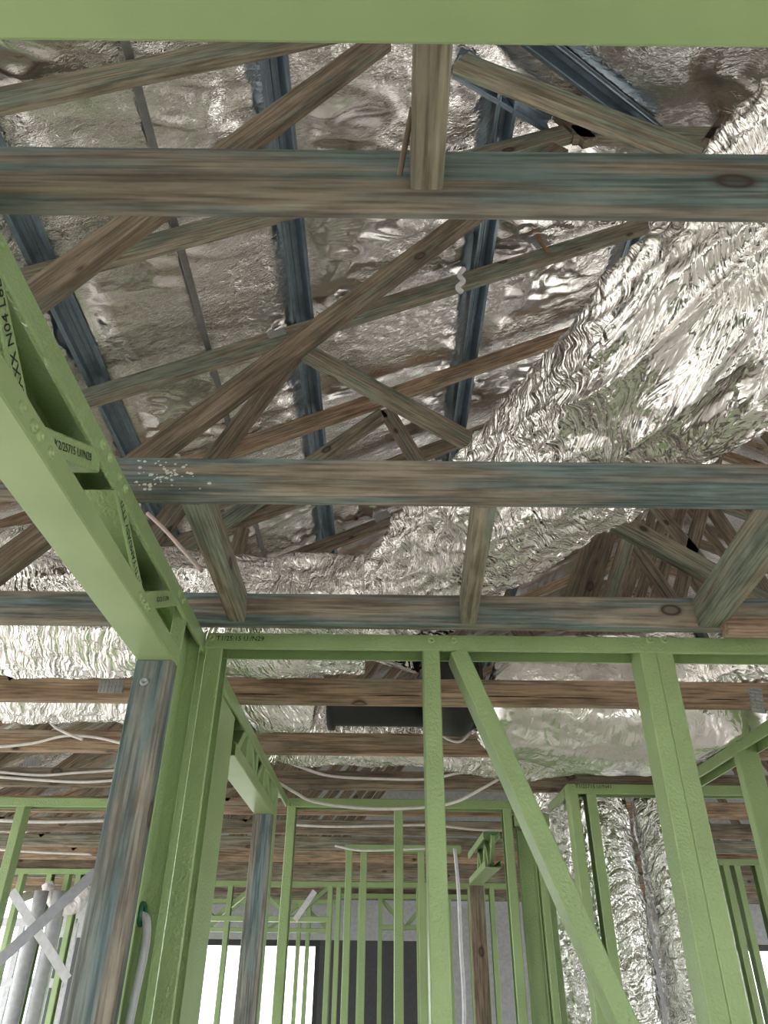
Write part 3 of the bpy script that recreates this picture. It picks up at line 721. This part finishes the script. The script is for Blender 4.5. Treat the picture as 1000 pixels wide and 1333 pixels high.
# ---- right side wall running back
RXW = onZ(910,1012,TOP-0.04).x
f6 = thing('wall_frame', 'green steel side frame running back to the duct frame, stud beside paired studs', 'wall frame', (RXW, 2.3, 0))
csec('top_plate', (RXW+SB/2, YW+0.085, TOP), (RXW+SB/2, 3.14, TOP), (0,0,-1), SB, SF, M_GRN, f6)
ysd = onX(965,1000,RXW).y
for yy in (ysd, 3.10, 1.75): csec('stud', (RXW+SB/2, yy, 0), (RXW+SB/2, yy, TOP-0.003), (0,1,0), SB-0.003, SF, M_GRN, f6)

# ---- unseen outer wall with openings and frame, added behind viewpoint for varied reflections
wf = struct(box('wall_front_unseen', (X0, -2.6, 2.1), (X1B, -2.5, TOP), M_FIB))
for a_, c_ in [(-3.5,-2.3),(-0.9,0.3),(2.1,3.6),(5.4,8.3)]: box('wall_panel', (a_,-2.6,0), (c_,-2.5,2.1), M_WRAP, wf)
fb = thing('wall_frame', 'unseen green steel frame added behind the viewpoint facing the outer wall', 'wall frame', (1,-1.3,0))
plate_x(fb, -3.4, 8.0, -1.3); plate_x(fb, -3.4, 8.0, -1.3, 0.0, True, nm='bottom_plate')
for k_ in range(20):
    if k_ not in (5,6,13): stud_x(fb, -3.35+0.598*k_, -1.3)
# ---- farther frames
def far_frame(label, Y, pxs, pxa, pxb, py, extra=None, ztop=TOP, lint=None):
    f = thing('wall_frame', label, 'wall frame', (cx((pxa+pxb)/2,py,Y), Y, 0), 'frames in the far rooms')
    plate_x(f, cx(pxa,py,Y), cx(pxb,py,Y), Y, ztop)
    for i, px in enumerate(pxs): stud_x(f, cx(px,py,Y), Y, z1=ztop-0.003, side=1 if i % 2 else -1)
    if lint:
        for a_, c_ in lint:
            xa_, xb_ = cx(a_,py,Y), cx(c_,py,Y)
            csec('lintel_bottom_track', (xa_, Y+SB/2, ztop-0.30), (xb_, Y+SB/2, ztop-0.30), (0,0,1), SB, SF, M_GRN, f)
            n_ = max(2, int((xb_-xa_)/0.3)); 
            for i in range(n_):
                u0, u1 = xa_+(xb_-xa_)*i/n_, xa_+(xb_-xa_)*(i+1)/n_
                csec('lintel_web', (u0, Y+SB/2, ztop-0.28 if i%2 else ztop-0.03), (u1, Y+SB/2, ztop-0.03 if i%2 else ztop-0.28), (0,1,0), 0.035, 0.05, M_GRN, f, l=0.005)
    return f
far_frame('green steel frame with wide-spaced studs in the room past the weathered timber post', 3.55, [28, -60], -140, 140, 1045)
far_frame('green steel frame with paired studs and low head behind the single-stud cross frame', 4.85, [455,474,548,566], 449, 600, 1097)
far_frame('long green steel frame with open-web lintel seen past the blue-stained post', 6.9, [233,300,430,441,452,470,545,556,612,628,640], 150, 660, 1155, lint=[(233,430)])
far_frame('green steel frame with strap braces seen past the weathered timber post', 6.2, [25,62,85,100], -60, 120, 1148)
far_frame('green steel frame in front of the dark wall wrap', 7.9, [470,495,560,585], 440, 640, 1180, lint=[(495,560)])
far_frame('green steel frame glimpsed between the paired studs and side frame', 5.3, [944,958,985,1010], 935, 1080, 1118)
far_frame('tall green steel frame before the bright windows', 8.6, [215,250,390,402,430], 150, 440, 1190, lint=[(150,430)])
# strap braces on the left
def strap(px1,py1,px2,py2,Y,label,mt=M_STRAP):
    o = bar('strap_brace', onY(px1,py1,Y), onY(px2,py2,Y), 0.002, 0.045, (0.0001,0,1), mt); return tag(o, label, 'strap brace')
strap(-20,1268, 125,1135, 3.52, 'grey steel strap brace slanting behind the weathered post')
strap(15,1160, 88,1275, 4.3, 'pale steel strap brace crossing the grey strap behind the weathered post', M_PIPE)
strap(384,1198, 410,1160, 6.85, 'short pale strap brace at the top of the long far frame', M_PIPE)
# pale pipes rising in the left room
for px in (22, 48): 
    xx = cx(px,1300,5.2); tag(tube('waste_pipe', [(xx,5.2,0),(xx,5.2,1.2),(xx,5.2,2.2)], 0.042, M_GREYC, seg=16), 'pale grey pipe standing behind the strap braces', 'pipe', 'pipes behind strap braces')
hp_ = [onY(x_,y_,6.16) for x_,y_ in [(62,1150),(66,1166),(76,1179),(90,1183),(104,1174),(112,1152)]]
tag(duct('flexible_hose', hp_, [0.042]*6, M_WHITE, None, nseg=32, step=0.0045, amp=0.009, seed=77, freq=55, circ=0.2, skew=0, dent=0.0), 'white ribbed flexible hose curving behind the grey strap brace', 'hose')
# window grid in left room
gw = thing('window_frame_unit', 'white framed window grid glimpsed behind the crossing strap braces', 'window', (cx(40,1290,6.6),6.6,0))
xa_, xb_ = cx(-60,1270,6.6), cx(84,1270,6.6)
for z in (2.10, 1.70, 1.0): box('rail', (xa_,6.6,z-0.03), (xb_,6.64,z+0.03), M_PIPE, gw)
for i in range(5):
    xx = xa_+(xb_-xa_)*i/4; box('mullion', (xx-0.02,6.605,0.0), (xx+0.02,6.635,2.1), M_PIPE, gw)

# ================================================================== DUCTS
Zc = CAM.z
duct('main_duct', [(1.25,0.70,Zc+1.66),(0.98,0.82,Zc+1.42),(0.79,0.96,Zc+1.26),(0.63,1.08,Zc+1.10),(0.568,1.315,Zc+1.165),(0.471,1.616,Zc+1.19),(0.25,2.12,Zc+1.22),(0.06,2.37,Zc+1.13),(-0.02,2.43,Zc+0.95)],
     [0.20,0.20,0.20,0.203,0.20,0.20,0.195,0.18,0.145], M_DUCT, 'large crinkled silver foil duct sweeping down over the roof chords', nseg=240, step=0.006, amp=0.013, seed=3, freq=17, circ=1.8, skew=2.0, dent=0.04, crumple=1.6)
duct('branch_duct', [(-2.2,1.87,2.66),(-1.5,1.87,2.64),(-0.95,1.865,2.64),(-0.62,1.865,2.61),(-0.35,1.87,2.60),(-0.05,1.87,2.61)], [0.21,0.21,0.20,0.17,0.158,0.15], M_DUCT,
     'silver foil duct lying behind the teal chord left of the green frame corner', nseg=140, step=0.008, amp=0.008, seed=11, freq=9, circ=3.4, dent=0.035)
rd = duct('return_duct', [(0.365,2.46,2.60),(0.46,2.455,2.57),(0.7,2.45,2.55),(0.92,2.45,2.56),(1.12,2.45,2.63),(1.35,2.45,2.68),(2.6,2.45,2.69)], [0.14,0.20,0.228,0.225,0.215,0.215,0.215], M_DUCTS,
     'smooth silver duct sagging below the orange chords behind the paired green studs', nseg=140, step=0.008, amp=0.006, seed=21, freq=10, circ=2.0, dent=0.02)
duct('branch_duct', [(-1.3,2.44,2.62),(-0.75,2.44,2.62),(-0.45,2.44,2.59),(-0.215,2.45,2.535)], [0.15,0.155,0.15,0.085], M_DUCT, 'short foil duct plugged into the black fitting between two orange chords', nseg=100, step=0.008, amp=0.008, seed=31, freq=16)
duct('branch_duct', [(-0.65,3.03,2.64),(-0.2,3.03,2.63),(0.2,3.02,2.62),(0.55,3.02,2.59),(0.85,3.02,2.60)], [0.15,0.15,0.15,0.165,0.13], M_DUCT, 'foil duct lying behind the black fitting above the second head plate', nseg=100, step=0.009, amp=0.008, seed=41, freq=16)
vd = [((0.98,3.42),0.103,'vertical foil duct standing in the coded frame, next to its twin'),((1.224,3.42),0.104,'vertical foil duct tight against the paired studs, next to its twin'),((0.85,3.80),0.125,'vertical foil duct strip between the stud cluster and the coded frame')]
for i, ((x,y),r,lab) in enumerate(vd):
    duct('riser_duct', [(x+0.005,y,0.0),(x-0.006,y,0.8),(x+0.006,y,1.6),(x,y,2.3),(x,y+0.02,2.62)], [r,r*1.02,r*0.98,r,r], M_RISER, lab, nseg=90, step=0.008, amp=0.010, seed=51+i, freq=26, circ=3.5)
# black branch fitting
bf = thing('duct_fitting', 'black plastic duct branch fitting joining the foil ducts above the orange chords', 'duct fitting', (0.07,2.45,2.5))
def lathe_x(nm, pts, yc, zc, parent, mt, n=28):
    vs = []; fs = []
    for x, r in pts:
        for k in range(n): vs.append((x, yc+r*math.cos(2*math.pi*k/n), zc+r*math.sin(2*math.pi*k/n)))
    for j in range(len(pts)-1):
        for k in range(n): fs.append((j*n+k, j*n+(k+1)%n, (j+1)*n+(k+1)%n, (j+1)*n+k))
    fs.append(tuple(range(n))); fs.append(tuple(range((len(pts)-1)*n, len(pts)*n)))
    c = Vector(np.mean(np.array(vs),0)); me = bpy.data.meshes.new(nm); me.from_pydata([Vector(v)-c for v in vs], [], fs)
    me.polygons.foreach_set('use_smooth', [True]*len(me.polygons))
    o = link(nm, me, mt); place(o, parent, Matrix.Translation(c)); return o
lathe_x('body', [(0.16,0.09),(0.175,0.13),(0.20,0.16),(0.27,0.165),(0.30,0.145),(0.32,0.135)], 2.45, 2.60, bf, M_BLK)
lathe_x('collar', [(-0.185,0.07),(-0.18,0.085),(-0.16,0.085),(-0.155,0.07),(0.17,0.07)], 2.45, 2.535, bf, M_BLK)
lathe_x('collar', [(0.31,0.125),(0.315,0.14),(0.33,0.14),(0.335,0.12)], 2.455, 2.60, bf, M_BLK)
# dark seam band on the return duct
sx = onY(938,965,2.3).x
lathe_x('seam_band', [(sx-0.02,0.218),(sx-0.012,0.224),(sx+0.012,0.224),(sx+0.02,0.218)], 2.45, 2.635, rd, plain('dark_tape', (0.10,0.11,0.11), 0.4, 0.5))

# ================================================================== CABLES
def cable(pts, Y, r, label, mt=M_WHITE, grp=None):
    P = [onY(q[0], q[1], q[2] if len(q) > 2 else Y) for q in pts]
    return tag(tube('cable', P, r, mt, seg=8), label, 'cable', grp)
cable([(-20,974),(40,968),(85,958),(125,960),(160,968)], 2.66, 0.005, 'white cable running along the orange chord past the weathered timber post')
cable([(64,917),(62,932),(70,945),(88,955),(108,963)], 2.64, 0.005, 'white looped cable hanging down in front of the orange chord')
cable([(-20,1003),(50,1009),(100,1006),(160,1002)], 3.302, 0.006, 'upper of two white cables along the brown chord past the timber post')
cable([(-20,1010),(60,1016),(110,1018),(160,1015)], 3.302, 0.006, 'lower of two white cables along the brown chord past the timber post')
cable([(359,985),(390,998),(430,1010),(500,1014),(560,1014),(600,1006),(650,1005),(700,1012)], 3.301, 0.006, 'white cable sagging below the brown chord, meeting the single stud')
cable([(363,1019),(385,1032),(410,1044),(470,1052),(540,1052),(590,1045),(625,1028),(660,1008)], 3.26, 0.006, 'white cable drooping along the second green head plate')
cable([(386,1074),(430,1076),(500,1075),(560,1074),(620,1080),(660,1081)], 3.889, 0.006, 'white cable clipped straight beneath the second green head plate')
cable([(586,922),(580,938),(575,954),(585,963),(600,965),(614,952)], 2.66, 0.005, 'white cable looping beside the black duct fitting')
cable([(192,668),(215,690),(240,718),(263,744)], 1.40, 0.0045, 'pinkish cable slanting beside the weathered trimmer above the lettered lintel', plain('pink_beige_cable', (0.60,0.48,0.45), 0.5))
cable([(0,1106),(60,1110),(120,1112)], 4.477, 0.006, 'white cable on far chord left of weathered post')
cable([(0,1068),(60,1070),(140,1068)], 3.888, 0.008, 'thick white cable on far chord left of weathered post')
cable([(592,1104),(597,1160),(600,1230),(604,1300),(604,1360)], 4.6, 0.010, 'white conduit dropping straight down beside the single stud', M_PIPE)
cable([(286,884),(283,905),(276,960),(268,1040),(255,1130)], 1.73, 0.004, 'white cable running down the edge of the second wall frame')
cable([(436,1101),(470,1107),(520,1106),(580,1103)], 4.477, 0.006, 'white cable crossing the far chords above the low-headed frame')
# cables through the grommet in the jamb channel
gp = onX(183,1190,LX-0.030)
def torus_x(nm, c, R, r, mt, parent=None):
    vs, fs = [], []; n, m_ = 24, 8
    for i in range(n):
        a_ = 2*math.pi*i/n
        for k in range(m_):
            b2 = 2*math.pi*k/m_; q = R+r*math.cos(b2); vs.append((r*math.sin(b2), q*math.cos(a_), q*math.sin(a_)))
    for i in range(n):
        for k in range(m_): fs.append((i*m_+k, ((i+1)%n)*m_+k, ((i+1)%n)*m_+(k+1)%m_, i*m_+(k+1)%m_))
    for k in range(n): pass
    me = bpy.data.meshes.new(nm); me.from_pydata(vs, [], fs); me.polygons.foreach_set('use_smooth', [True]*len(me.polygons))
    o = link(nm, me, mt); place(o, parent, Matrix.Translation(c)); return o
gr = thing('grommet', 'dark green rubber grommet with cables in the jamb beside the timber post', 'grommet', gp)
torus_x('ring', gp+Vector((0.003,0,0)), 0.017, 0.005, M_GROM, gr)
bar('plug', gp, gp+Vector((0.002,0,0)), 0.032, 0.032, (0,0,1), M_BLK, gr, 0.009)
for i, dy in enumerate((-0.010, 0.006)):
    P = [gp+Vector((-0.0+0.003,dy,0.0)), gp+Vector((0.014,dy,-0.012)), gp+Vector((0.020,dy-0.004,-0.06)), gp+Vector((0.014,dy-0.01,-0.2)), gp+Vector((0.012,dy-0.01,-0.5)), Vector((gp.x+0.012, gp.y+dy-0.01, 0.05))]
    tag(tube('cable', P, 0.0062, M_GREYC, seg=10), 'grey cable dropping from the dark green grommet', 'cable', 'grey cables at the grommet')
